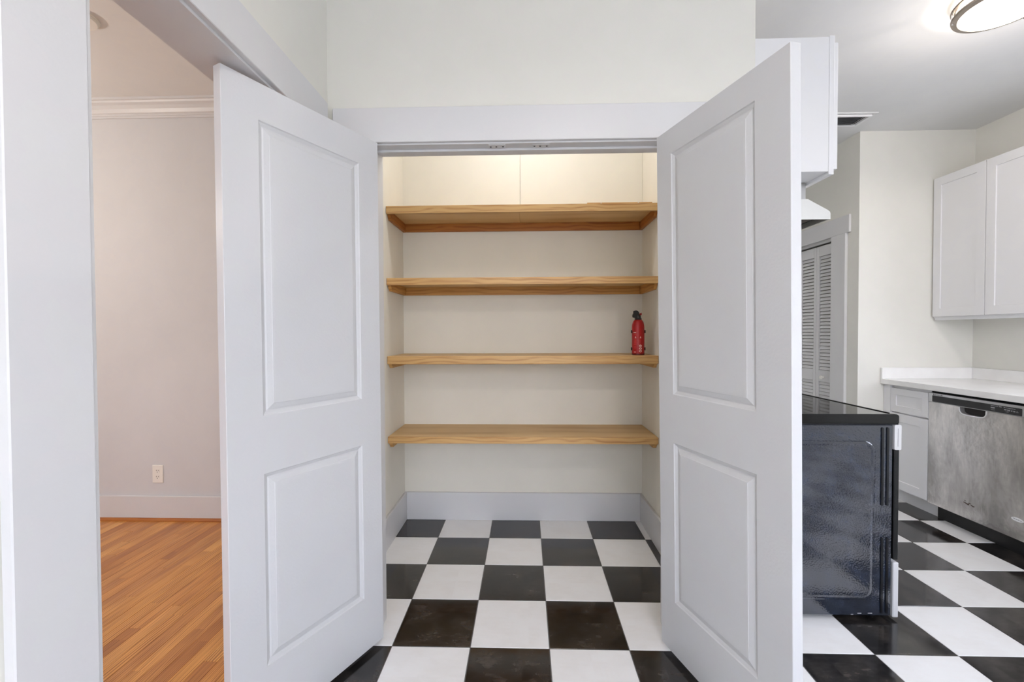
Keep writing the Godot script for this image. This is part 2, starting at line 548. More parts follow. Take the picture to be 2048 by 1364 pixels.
# ------------------------------------------------------------------ the shell
func walls() -> void:
	var c: Material = M.wall_cream
	var T := CEIL
	# left wall with the doorway to the hall
	var st := mb()
	box(st, Vector3(-0.95, 0, -1.795), Vector3(-0.80, T, -1.655))
	box(st, Vector3(-0.95, 2.04, -1.655), Vector3(-0.80, T, -0.786))
	box(st, Vector3(-0.95, 0, -0.786), Vector3(-0.80, T, 1.9))
	single("wall_left", st, c, "cream wall on the left with the doorway into the hall", "wall", "structure")
	# wall with the pantry opening
	st = mb()
	box(st, Vector3(-0.95, 0, -1.91), Vector3(-0.63, T, -1.795))
	box(st, Vector3(-0.63, 2.03, -1.91), Vector3(0.596, T, -1.795))
	box(st, Vector3(0.596, 0, -1.91), Vector3(0.91, T, -1.795))
	single("wall_back", st, c, "cream wall above and around the open pantry doors", "wall", "structure")
	single("wall_pantry_left", boxm(Vector3(-0.95, 0, -2.95), Vector3(-0.813, T, -1.91)), M.wall_pantry, "cream side wall of the pantry behind the left door", "wall", "structure")
	single("wall_pantry_right", boxm(Vector3(0.772, 0, -4.7), Vector3(0.91, T, -1.91)), M.wall_pantry, "cream side wall of the pantry beside the red extinguisher", "wall", "structure")
	var b := thing("wall_pantry_back", "cream back wall of the pantry with a joint above the top shelf", "wall", Transform3D(), "", "structure")
	part(b, "wall_panel", boxm(Vector3(-0.95, 0, -3.07), Vector3(0.772, 2.0, -2.95)), M.wall_pantry)
	part(b, "wall_panel", boxm(Vector3(-0.95, 2.0, -3.07), Vector3(-0.032, T, -2.95), 0.0015), M.wall_pantry)
	part(b, "wall_panel", boxm(Vector3(-0.028, 2.0, -3.07), Vector3(0.772, T, -2.95), 0.0015), M.wall_pantry)
	part(b, "joint_backing", boxm(Vector3(-0.032, 2.0, -3.07), Vector3(-0.028, T, -2.962)), M.wall_pantry)
	single("wall_far", boxm(Vector3(2.51, 0, -3.54), Vector3(3.47, T, -3.42)), c, "cream far wall behind the white worktop end", "wall", "structure")
	single("wall_closet", closet_wall(), c, "cream wall around the louvred closet doors", "wall", "structure")
	single("wall_recess", boxm(Vector3(0.91, 0, -4.9), Vector3(3.4, T, -4.78)), c, "cream end wall of the recess beyond the range", "wall", "structure")
	st = mb()
	box(st, Vector3(3.35, 0, -3.42), Vector3(3.47, T, -2.35))
	box(st, Vector3(3.35, 0, -2.35), Vector3(3.47, 1.1, -0.75))
	box(st, Vector3(3.35, 2.2, -2.35), Vector3(3.47, T, -0.75))
	box(st, Vector3(3.35, 0, -0.75), Vector3(3.47, T, 1.9))
	single("wall_right", st, c, "cream wall behind the white wall cabinets, with the sink window", "wall", "structure")
	st = mb()
	box(st, Vector3(-0.95, 0, 1.9), Vector3(-0.6, T, 2.02))
	box(st, Vector3(-0.6, 0, 1.9), Vector3(1.1, 0.6, 2.02))
	box(st, Vector3(-0.6, 2.45, 1.9), Vector3(1.1, T, 2.02))
	box(st, Vector3(1.1, 0, 1.9), Vector3(1.4, T, 2.02))
	box(st, Vector3(1.4, 0, 1.9), Vector3(3.1, 0.6, 2.02))
	box(st, Vector3(1.4, 2.45, 1.9), Vector3(3.1, T, 2.02))
	box(st, Vector3(3.1, 0, 1.9), Vector3(3.47, T, 2.02))
	single("wall_front", st, c, "cream window wall of the kitchen opposite the pantry", "wall", "structure")
	single("ceiling", boxm(Vector3(-0.95, T, -4.9), Vector3(3.47, T + 0.12, 2.02)), M.ceiling_white, "white kitchen ceiling with the round lamp", "ceiling", "structure")
	# hall
	single("wall_hall_back", boxm(Vector3(-4.3, 0, -3.02), Vector3(-0.95, HALL_CEIL, -2.9)), M.wall_hall, "pale grey hall wall with the white outlet", "wall", "structure")
	single("wall_hall_left", boxm(Vector3(-4.42, 0, -3.02), Vector3(-4.3, HALL_CEIL, 2.02)), M.wall_hall, "pale grey far side wall of the hall", "wall", "structure")
	st = mb()
	box(st, Vector3(-4.3, 0, 1.9), Vector3(-3.6, HALL_CEIL, 2.02))
	box(st, Vector3(-3.6, 0, 1.9), Vector3(-1.8, 0.7, 2.02))
	box(st, Vector3(-3.6, 2.3, 1.9), Vector3(-1.8, HALL_CEIL, 2.02))
	box(st, Vector3(-1.8, 0, 1.9), Vector3(-0.95, HALL_CEIL, 2.02))
	single("wall_hall_front", st, M.wall_hall, "pale grey window wall of the hall", "wall", "structure")
	single("ceiling", boxm(Vector3(-4.42, HALL_CEIL, -3.02), Vector3(-0.95, HALL_CEIL + 0.12, 2.02)), M.ceiling_white, "white hall ceiling above the crown moulding", "ceiling", "structure")
	single("ground", boxm(Vector3(-25, -0.5, -25), Vector3(25, -0.4, 25)), M.concrete, "pale concrete patio around the house, outside the windows", "patio", "structure")

func closet_wall() -> SurfaceTool:
	var st := mb()
	box(st, Vector3(2.51, 0, -3.685), Vector3(2.62, CEIL, -3.54))
	box(st, Vector3(2.51, 2.03, -4.66), Vector3(2.62, CEIL, -3.685))
	box(st, Vector3(2.51, 0, -4.78), Vector3(2.62, CEIL, -4.66))
	box(st, Vector3(3.3, 0, -4.78), Vector3(3.4, CEIL, -3.54))
	return st

func floors() -> void:
	var s := 0.31466
	var ox := -0.53656
	var oz := -2.68074
	var f := thing("floor", "black and white checkerboard tile floor of kitchen and pantry", "floor", Transform3D(), "", "structure")
	part(f, "grout", boxm(Vector3(-0.86, -0.1, -4.78), Vector3(3.35, -0.0016, 1.9)), M.grout)
	var shapes := {}
	for i in range(-2, 13):
		for j in range(-8, 15):
			var lo := Vector3(maxf(ox + i * s + 0.0015, -0.86), 0, maxf(oz + j * s + 0.0015, -4.77))
			var hi := Vector3(minf(ox + (i + 1) * s - 0.0015, 3.345), 0, minf(oz + (j + 1) * s - 0.0015, 1.895))
			if hi.x - lo.x < 0.01 or hi.z - lo.z < 0.01: continue
			var c := (lo + hi) / 2
			if c.x < 0.7 and hi.z < -2.96: continue
			if lo.x > 2.62 and hi.z < -3.4: continue
			var d := hi - lo
			var h := absi(hash(Vector2i(i, j)))
			var key := "%.3f %.3f %d" % [d.x, d.z, h % 7]
			if not shapes.has(key):
				uv_off = Vector2(0.171, 0.293) * (h % 7)
				shapes[key] = boxm(Vector3(-d.x / 2, -0.009, -d.z / 2), Vector3(d.x / 2, 0, d.z / 2), 0.0012).commit()
			var o := MeshInstance3D.new()
			o.name = "tile"
			o.mesh = shapes[key]
			o.position = c
			o.material_override = M["tile_black_%d" % (h % 3)] if posmod(i + j, 2) == 0 else M["tile_white_%d" % (h % 2)]
			f.add_child(o, true)
	uv_off = Vector2.ZERO
	# oak strips of the hall
	var g := thing("floor", "golden oak strip floor of the hall", "floor", Transform3D(), "", "structure")
	part(g, "subfloor", boxm(Vector3(-4.3, -0.1, -2.9), Vector3(-0.86, -0.004, 1.9)), M.slot_dark)
	var rng := RandomNumberGenerator.new()
	rng.seed = 77
	var w := 0.0572
	var rest := mb()
	var k := 0
	var x := -3.35
	while x < -0.87:
		var z := -2.9 - rng.randf() * 0.8
		while z < -0.35:
			var len := rng.randf_range(0.5, 1.5)
			var z0 := maxf(z, -2.9)
			var z1 := z + len
			z += len
			if z1 - z0 < 0.03: continue
			uv_off = Vector2(rng.randf() * 3.0, rng.randf() * 3.0)
			var o := part(g, "plank", boxm(Vector3(-w / 2 + 0.0003, -0.018, -(z1 - z0) / 2 + 0.0004), Vector3(w / 2 - 0.0003, 0, (z1 - z0) / 2 - 0.0004), 0.0007), M["oak_%d" % rng.randi_range(0, 8)])
			o.position = Vector3(x + w / 2, 0, (z0 + z1) / 2)
		x += w
	uv_off = Vector2.ZERO
	for a in [[-4.3, -3.352, -2.9, 1.9], [-3.352, -0.862, -0.0, 1.9]]:
		box(rest, Vector3(a[0], -0.018, a[2]), Vector3(a[1], 0, a[3]))
	var r := part(g, "plank_field", rest, M.oak_0)
	r.set_meta("kind", "stuff")

func trims() -> void:
	var w: Material = M.trim_white
	# pantry opening: flat casing, jamb, stop and the two strike plates
	var t := thing("trim_1", "flat white casing around the pantry opening", "door casing", Transform3D(), "", "structure")
	part(t, "head_casing", boxm(Vector3(-0.773, 2.018, -1.795), Vector3(0.747, 2.156, -1.777), 0.002), w)
	part(t, "side_casing", boxm(Vector3(-0.773, 0, -1.795), Vector3(-0.618, 2.018, -1.777), 0.002), w)
	part(t, "side_casing", boxm(Vector3(0.59, 0, -1.795), Vector3(0.747, 2.018, -1.777), 0.002), w)
	var st := mb()
	box(st, Vector3(-0.63, 2.012, -1.91), Vector3(0.596, 2.03, -1.793), 0.001)
	box(st, Vector3(-0.63, 0, -1.91), Vector3(-0.612, 2.012, -1.793), 0.001)
	box(st, Vector3(0.58, 0, -1.91), Vector3(0.596, 2.012, -1.793), 0.001)
	part(t, "jamb", st, w)
	part(t, "door_stop", boxm(Vector3(-0.612, 2.002, -1.875), Vector3(0.58, 2.012, -1.838), 0.001), w)
	for x in [-0.112, 0.066]:
		var p := mb()
		box(p, Vector3(x - 0.034, 2.0095, -1.836), Vector3(x + 0.034, 2.012, -1.802), 0.0005)
		var sp := part(t, "strike_plate", p, M.trim_white)
		var hole := mb()
		for dx in [-0.026, -0.003, 0.024]:
			lathe(hole, PackedVector2Array([Vector2(0.0, -0.0006), Vector2(0.004, -0.0006), Vector2(0.004, 0.001), Vector2(0, 0.001)]), 10, Transform3D(Basis(), Vector3(x + dx, 2.0093, -1.819)))
		part(sp, "screw", hole, M.slot_dark)
	# doorway to the hall
	var d := thing("trim_2", "flat white casing around the doorway to the hall", "door casing", Transform3D(), "", "structure")
	part(d, "head_casing", boxm(Vector3(-0.80, 2.03, -1.757), Vector3(-0.781, 2.166, -0.646), 0.002), w)
	part(d, "side_casing", boxm(Vector3(-0.80, 0, -1.757), Vector3(-0.781, 2.03, -1.661), 0.002), w)
	part(d, "side_casing", boxm(Vector3(-0.80, 0, -0.78), Vector3(-0.781, 2.03, -0.646), 0.002), w)
	st = mb()
	box(st, Vector3(-0.952, 2.022, -1.655), Vector3(-0.798, 2.04, -0.786), 0.001)
	box(st, Vector3(-0.952, 0, -1.655), Vector3(-0.798, 2.022, -1.638), 0.001)
	box(st, Vector3(-0.952, 0, -0.803), Vector3(-0.798, 2.022, -0.786), 0.001)
	part(d, "jamb", st, w)
	single("trim_3", boxm(Vector3(-0.95, -0.004, -1.638), Vector3(-0.80, 0.006, -0.803), 0.003), M.oak_round, "low oak saddle in the doorway between tile and oak floor", "threshold", "structure")
	# baseboards
	single("baseboard_pantry_back", boxm(Vector3(-0.797, 0, -2.95), Vector3(0.756, 0.185, -2.934), 0.002), w, "tall white baseboard along the back of the pantry", "baseboard", "structure")
	single("baseboard_pantry_left", boxm(Vector3(-0.813, 0, -2.95), Vector3(-0.797, 0.185, -1.912), 0.002), w, "white baseboard on the left side of the pantry", "baseboard", "structure")
	single("baseboard_pantry_right", boxm(Vector3(0.756, 0, -2.95), Vector3(0.772, 0.185, -1.912), 0.002), w, "white baseboard on the right side of the pantry", "baseboard", "structure")
	single("baseboard_hall", boxm(Vector3(-4.3, 0.0, -2.9), Vector3(-0.952, 0.164, -2.884), 0.003), w, "white baseboard under the outlet in the hall", "baseboard", "structure")
	st = mb()
	var q := PackedVector2Array([Vector2(0, 0)])
	for k in 7: q.append(Vector2(cos(k * PI / 12), sin(k * PI / 12)) * 0.018)
	prism(st, q, Vector3(0, 0, 1), Vector3(0, 1, 0), Vector3(1, 0, 0), -4.3, -0.952, Vector3(0, 0, -2.884))
	single("trim_4", st, M.oak_round, "stained oak shoe moulding at the foot of the hall baseboard", "moulding", "structure")
	# crown moulding in the hall
	st = mb()
	var cr := PackedVector2Array([Vector2(0, 0), Vector2(0.008, 0), Vector2(0.008, 0.012), Vector2(0.012, 0.014), Vector2(0.012, 0.024), Vector2(0.02, 0.03), Vector2(0.03, 0.05), Vector2(0.045, 0.068), Vector2(0.06, 0.078), Vector2(0.066, 0.088), Vector2(0.075, 0.09), Vector2(0.075, 0.105), Vector2(0, 0.105)])
	prism(st, cr, Vector3(0, 0, 1), Vector3(0, 1, 0), Vector3(1, 0, 0), -4.3, -0.95, Vector3(0, HALL_CEIL - 0.105, -2.9))
	single("trim_5", st, w, "white crown moulding along the top of the hall wall", "crown moulding", "structure")

func windows() -> void:
	# the sink window, two windows behind the camera and one in the hall
	for a in [[Vector3(3.41, 1.1, -1.55), Vector3(-1, 0, 0), 1.6, 1.1, "white sash window over the sink counter"], [Vector3(0.25, 0.6, 1.96), Vector3(0, 0, -1), 1.7, 1.85, "white sash window opposite the pantry, nearer the hall"], [Vector3(2.25, 0.6, 1.96), Vector3(0, 0, -1), 1.7, 1.85, "white sash window opposite the pantry, nearer the sink"], [Vector3(-2.7, 0.7, 1.96), Vector3(0, 0, -1), 1.8, 1.6, "white sash window of the hall"]]:
		var n: int = used.get("window", 0) + 1
		used["window"] = n
		var w := thing("window_%d" % n, a[4], "window", facing(a[1], a[0]), "", "structure")
		var hw: float = a[2] / 2
		var h: float = a[3]
		var st := mb()
		box(st, Vector3(-hw, 0, -0.05), Vector3(-hw + 0.05, h, 0.05), 0.002)
		box(st, Vector3(hw - 0.05, 0, -0.05), Vector3(hw, h, 0.05), 0.002)
		box(st, Vector3(-hw + 0.05, 0, -0.05), Vector3(hw - 0.05, 0.05, 0.05), 0.002)
		box(st, Vector3(-hw + 0.05, h - 0.05, -0.05), Vector3(hw - 0.05, h, 0.05), 0.002)
		box(st, Vector3(-hw + 0.05, h / 2 - 0.02, -0.02), Vector3(hw - 0.05, h / 2 + 0.02, 0.02), 0.002)
		part(w, "window_frame", st, M.trim_white)
		part(w, "pane", boxm(Vector3(-hw + 0.05, 0.05, -0.003), Vector3(hw - 0.05, h / 2 - 0.02, 0.003)), M.pane)
		part(w, "pane", boxm(Vector3(-hw + 0.05, h / 2 + 0.02, -0.003), Vector3(hw - 0.05, h - 0.05, 0.003)), M.pane)

# ------------------------------------------------------------------ pantry
func panel_door(called: String, label: String, hinge: Vector3, dir: Vector3, up: Vector3, w: float, inner_side: float, x0: float, x1: float, ys: Array) -> void:
	var t := 0.035
	var h := 1.988
	var x := dir.normalized()
	var y := (up - x * up.dot(x)).normalized()
	var z := x.cross(y)
	var o := thing(called, label, "door", Transform3D(Basis(x, y, z), hinge - z * inner_side * t / 2), "", "structure")
	var holes := [Rect2(x0, ys[0], x1 - x0, ys[1] - ys[0]), Rect2(x0, ys[2], x1 - x0, ys[3] - ys[2])]
	var st := mb()
	slab_with_holes(st, w, h, t, 0.0015, holes)
	part(o, "door_frame", st, M.door_white)
	var prof := PackedVector2Array([Vector2(0, 0), Vector2(0.003, 0.0035), Vector2(0.0055, 0.0045), Vector2(0.009, 0.0062), Vector2(0.013, 0.0085), Vector2(0.0155, 0.0085), Vector2(0.019, 0.0062), Vector2(0.034, 0.0016), Vector2(0.0355, 0.0004), Vector2(0.042, 0.0)])
	for r in holes:
		st = mb()
		for s in [-1.0, 1.0]: sunk_panel(st, r, prof, s * t / 2, s)
		part(o, "door_panel", st, M.door_white)
	for hy in [0.22, 1.0, 1.78]:
		st = mb()
		box(st, Vector3(-0.0015, hy - 0.045, -t / 2 + 0.003), Vector3(0.0, hy + 0.045, t / 2 - 0.003))
		lathe(st, PackedVector2Array([Vector2(0, -0.045), Vector2(0.0055, -0.045), Vector2(0.0055, 0.045), Vector2(0, 0.045)]), 12, Transform3D(Basis(), Vector3(-0.003, hy, -inner_side * (t / 2 + 0.002))))
		part(o, "hinge", st, M.hinge)

func pantry_doors() -> void:
	panel_door("door_1", "white two-panel pantry door on the left, swung into the hall doorway", Vector3(-0.576, 0.02, -1.757), Vector3(-0.443, 0, 0.8965), Vector3(-0.004, 1, -0.003), 0.597, -1.0, 0.099, 0.489, [0.21, 0.803, 0.98, 1.875])
	panel_door("door_2", "white two-panel pantry door on the right, standing open beside the black range", Vector3(0.541, 0.02, -1.765), Vector3(0.302, 0, 0.953), Vector3(-0.014, 1, 0.004), 0.595, 1.0, 0.089, 0.477, [0.205, 0.815, 0.998, 1.894])

func shelves() -> void:
	var info := [
		[1.995, "topmost pantry shelf, a wooden board in two lengths with a seam", 0.044],
		[1.575, "second pantry shelf from the top, bare pale wood board on cleats", 0.041],
		[1.116, "wooden pantry shelf that carries the red fire extinguisher", 0.046],
		[0.641, "lowest pantry shelf, a bare wide board above the baseboard", 0.039]]
	for i in 4:
		var y: float = info[i][0]
		var e: float = info[i][2]
		var o := thing("pantry_shelf", info[i][1], "shelf", Transform3D(Basis(), Vector3(-0.02, y, -2.765)), "pantry shelves")
		# local: x from -0.791 to 0.790, back at z -0.185, front at z 0.185
		if i == 0:
			part(o, "board", boxm(Vector3(-0.791, -0.02, -0.184), Vector3(-0.0116, 0, 0.166), 0.0022), M.ply)
			part(o, "board", boxm(Vector3(-0.0114, -0.02, -0.184), Vector3(0.79, 0, 0.166), 0.0022), M.ply)
		else:
			part(o, "board", boxm(Vector3(-0.791, -0.02, -0.184), Vector3(0.79, 0, 0.166), 0.001), M.ply)
		part(o, "edge_strip", boxm(Vector3(-0.791, -e, 0.166), Vector3(0.79, 0, 0.185), 0.0015), M["strip_%d" % i])
		var c: Material = M["cleat_%d" % i]
		part(o, "back_cleat", boxm(Vector3(-0.771, -0.072, -0.184), Vector3(0.77, -0.02, -0.165), 0.001), c)
		var poly := PackedVector2Array([Vector2(-0.184, -0.02), Vector2(0.164, -0.02), Vector2(0.158, -0.048), Vector2(0.135, -0.072), Vector2(-0.184, -0.072)])
		for s in [-1.0, 1.0]:
			var st := mb()
			prism(st, poly, Vector3(0, 0, 1), Vector3(0, 1, 0), Vector3(1, 0, 0), -0.791 if s < 0 else 0.772, -0.772 if s < 0 else 0.79)
			part(o, "side_cleat", st, c)
	var b := thing("wood_strip", "thin loose strip of wood lying on the topmost pantry shelf", "wood strip", Transform3D(Basis(), Vector3(0.55, 1.995, -2.63)))
	part(b, "strip", boxm(Vector3(-0.187, 0, -0.03), Vector3(0.187, 0.011, 0.03), 0.001), M.strip_2)
	for x in [-0.107, 0.107]:
		var st := mb()
		lathe(st, PackedVector2Array([Vector2(0, 0), Vector2(0.004, 0), Vector2(0.004, 0.0015), Vector2(0, 0.002)]), 12, Transform3D(Basis(Vector3.RIGHT, PI / 2), Vector3(x, 0.006, 0.0295)))
		part(b, "nail_head", st, M.chrome)

func extinguisher() -> void:
	var o := thing("fire_extinguisher", "small red fire extinguisher with a black nozzle on the third pantry shelf", "extinguisher", Transform3D(Basis(Vector3.UP, -0.05), Vector3(0.677, 1.116, -2.68)))
	var st := mb()
	var R := 0.0365
	var prof := PackedVector2Array([Vector2(0.0, 0.0), Vector2(R - 0.003, 0.0), Vector2(R, 0.003), Vector2(R, 0.165)])
	for k in 8:
		var a := (k + 1) * PI / 2 / 8
		prof.append(Vector2(0.017 + (R - 0.017) * cos(a), 0.165 + 0.046 * sin(a)))
	lathe(st, prof, 40, Transform3D(), true)
	part(o, "can", st, M.red_can)
	st = mb()
	lathe(st, PackedVector2Array([Vector2(0.0, 0.209), Vector2(0.0195, 0.209), Vector2(0.0205, 0.212), Vector2(0.0205, 0.219), Vector2(0.0165, 0.221), Vector2(0.0155, 0.236), Vector2(0.013, 0.24), Vector2(0, 0.24)]), 24)
	part(o, "collar", st, M.plastic_black)
	# nozzle head: a hooked grip that leans to the left, with the red trigger behind
	st = mb()
	var hook := PackedVector2Array([Vector2(0.004, 0.222), Vector2(0.007, 0.238), Vector2(0.004, 0.255), Vector2(-0.004, 0.264), Vector2(-0.014, 0.267), Vector2(-0.024, 0.265), Vector2(-0.029, 0.26), Vector2(-0.027, 0.254), Vector2(-0.029, 0.247), Vector2(-0.033, 0.24), Vector2(-0.033, 0.23), Vector2(-0.029, 0.224), Vector2(-0.021, 0.223), Vector2(-0.016, 0.218), Vector2(-0.004, 0.218)])
	prism(st, hook, Vector3(1, 0, 0), Vector3(0, 1, 0), Vector3(0, 0, 1), -0.011, 0.011)
	part(o, "nozzle", st, M.plastic_black)
	st = mb()
	prism(st, PackedVector2Array([Vector2(0.002, 0.238), Vector2(0.006, 0.247), Vector2(0.019, 0.253), Vector2(0.019, 0.238)]), Vector3(1, 0, 0), Vector3(0, 1, 0), Vector3(0, 0, 1), -0.009, 0.009)
	part(o, "trigger", st, M.red_cap)
	# wall bracket: a back plate with two pairs of gripping fingers
	st = mb()
	box(st, Vector3(-0.014, 0.025, -R - 0.006), Vector3(0.014, 0.16, -R - 0.0005), 0.001)
	for y in [0.037, 0.14]:
		for s in [-1.0, 1.0]:
			for k in 6:
				var a0: float = PI / 2 + s * (PI / 2 + 0.25 - k * 0.28) + PI
				a0 = -PI / 2 + s * (0.25 + k * 0.27)
				var a1: float = a0 + s * 0.27
				var q: Array[Vector3] = []
				var ri := R + 0.0008
				var ro := R + 0.0035
				var p := func(r: float, a: float, yy: float) -> Vector3: return Vector3(r * cos(a), yy, r * sin(a))
				var mid := Vector3(cos((a0 + a1) / 2), 0, sin((a0 + a1) / 2))
				flat(st, p.call(ro, a0, y - 0.007), p.call(ro, a1, y - 0.007), p.call(ro, a1, y + 0.007), p.call(ro, a0, y + 0.007), mid)
				flat(st, p.call(ri, a0, y - 0.007), p.call(ri, a1, y - 0.007), p.call(ri, a1, y + 0.007), p.call(ri, a0, y + 0.007), -mid)
				for e in [-1.0, 1.0]:
					flat(st, p.call(ri, a0, y + e * 0.007), p.call(ri, a1, y + e * 0.007), p.call(ro, a1, y + e * 0.007), p.call(ro, a0, y + e * 0.007), Vector3(0, e, 0))
			lathe(st, PackedVector2Array([Vector2(0, -0.009), Vector2(0.0035, -0.009), Vector2(0.0035, 0.009), Vector2(0, 0.009)]), 10, Transform3D(Basis(), Vector3(s * (R + 0.003), y, 0.004)))
	part(o, "bracket", st, M.plastic_black)

# ------------------------------------------------------------------ hall
func hall_things() -> void:
	var o := thing("outlet", "white duplex outlet on the hall wall above the baseboard", "outlet", Transform3D(Basis(), Vector3(-2.475, 0.31, -2.9)))
	part(o, "cover_plate", boxm(Vector3(-0.0375, -0.06, 0), Vector3(0.0375, 0.06, 0.006), 0.003), M.plastic_white)
	for y in [-0.0205, 0.0205]:
		var st := mb()
		prism(st, rounded(Rect2(-0.0165, y - 0.0145, 0.033, 0.029), 0.01), Vector3(1, 0, 0), Vector3(0, 1, 0), Vector3(0, 0, 1), 0.0055, 0.0078)
		var r := part(o, "receptacle", st, M.plastic_white)
		st = mb()
		box(st, Vector3(-0.0078, y + 0.0005, 0.0072), Vector3(-0.0052, y + 0.0085, 0.0081))
		box(st, Vector3(0.0052, y + 0.0005, 0.0072), Vector3(0.0078, y + 0.0075, 0.0081))
		lathe(st, PackedVector2Array([Vector2(0, 0.0072), Vector2(0.0026, 0.0072), Vector2(0.0026, 0.0081), Vector2(0, 0.0081)]), 12, Transform3D(Basis(Vector3.RIGHT, PI / 2), Vector3(0, y - 0.007, 0)))
		part(r, "slot", st, M.slot_dark)
	var st := mb()
	lathe(st, PackedVector2Array([Vector2(0, 0.006), Vector2(0.003, 0.006), Vector2(0.003, 0.0072), Vector2(0, 0.0075)]), 12, Transform3D(Basis(Vector3.RIGHT, PI / 2), Vector3.ZERO))
	part(o, "screw", st, M.plastic_white)

# ------------------------------------------------------------------ louvred closet
func bifold_closet() -> void:
	var w: Material = M.trim_white
	var t := thing("trim_6", "flat white casing around the louvred closet doors", "door casing", Transform3D(), "", "structure")
	part(t, "head_casing", boxm(Vector3(2.492, 2.02, -4.8 + 0.022), Vector3(2.51, 2.157, -3.5), 0.002), w)
	part(t, "side_casing", boxm(Vector3(2.488, 0, -3.695), Vector3(2.51, 2.02, -3.535), 0.002), w)
	part(t, "track", boxm(Vector3(2.53, 2.0, -4.655), Vector3(2.56, 2.03, -3.69), 0.002), w)
	var nz := -3.7
	var pw := 0.238
	var shared: Mesh
	for k in 4:
		var o := thing("door_%d" % (3 + k), ["white louvred bifold panel with a round knob, nearest the casing", "white louvred bifold panel next to the knobbed one", "white louvred bifold panel third from the casing", "white louvred bifold panel farthest from the kitchen"][k], "louvred door", facing(Vector3(-1, 0, 0), Vector3(2.548, 0.012, nz - (k + 1) * (pw + 0.003))), "", "structure")
		# local x runs towards the camera; front at z 0.014
		var h := 1.972
		var st := mb()
		var sw := 0.033
		var x0 := sw
		var x1 := pw - sw
		box(st, Vector3(0, 0, -0.014), Vector3(x0, h, 0.014), 0.002)
		box(st, Vector3(x1, 0, -0.014), Vector3(pw, h, 0.014), 0.002)
		for r in [[h - 0.085, h], [0.815, 0.912], [0, 0.14]]:
			box(st, Vector3(x0, r[0], -0.0138), Vector3(x1, r[1], 0.0138), 0.001)
		part(o, "door_frame", st, w)
		if shared == null:
			shared = boxm(Vector3(0, -0.0135, -0.003), Vector3(x1 - x0, 0.0135, 0.003), 0.002).commit()
		for r in [[0.912, h - 0.085, 33], [0.14, 0.815, 23]]:
			for i in r[2]:
				var s := MeshInstance3D.new()
				s.name = "slat"
				s.mesh = shared
				s.material_override = w
				s.transform = Transform3D(Basis(Vector3.RIGHT, -0.35), Vector3(x0, r[0] + (i + 0.5) * (r[1] - r[0]) / r[2], 0.0))
				o.add_child(s, true)
		if k % 2 == 0:
			st = mb()
			lathe(st, PackedVector2Array([Vector2(0, 0), Vector2(0.009, 0), Vector2(0.007, 0.008), Vector2(0.008, 0.013), Vector2(0.015, 0.018), Vector2(0.0165, 0.024), Vector2(0.014, 0.03), Vector2(0, 0.033)]), 20, Transform3D(Basis(Vector3.RIGHT, PI / 2), Vector3(0.105, 0.853, 0.0138)))
			part(o, "knob", st, M.plastic_white)

# ------------------------------------------------------------------ cabinets
func shaker(parent: Node3D, called: String, x0: float, y0: float, w: float, h: float, z: float, rail := 0.058, t := 0.02) -> MeshInstance3D:
	var st := mb()
	var r := Rect2(rail, rail, w - 2 * rail, h - 2 * rail)
	slab_with_holes(st, w, h, t, 0.0012, [r], false)
	var o := part(parent, called, st, M.cabinet_white)
	o.position = Vector3(x0, y0, z + t / 2)
	st = mb()
	sunk_panel(st, r, PackedVector2Array([Vector2(0, 0), Vector2(0.0006, 0.006), Vector2(0.0026, 0.0072)]), t / 2, 1.0)
	part(o, "panel", st, M.cabinet_white)
	return o

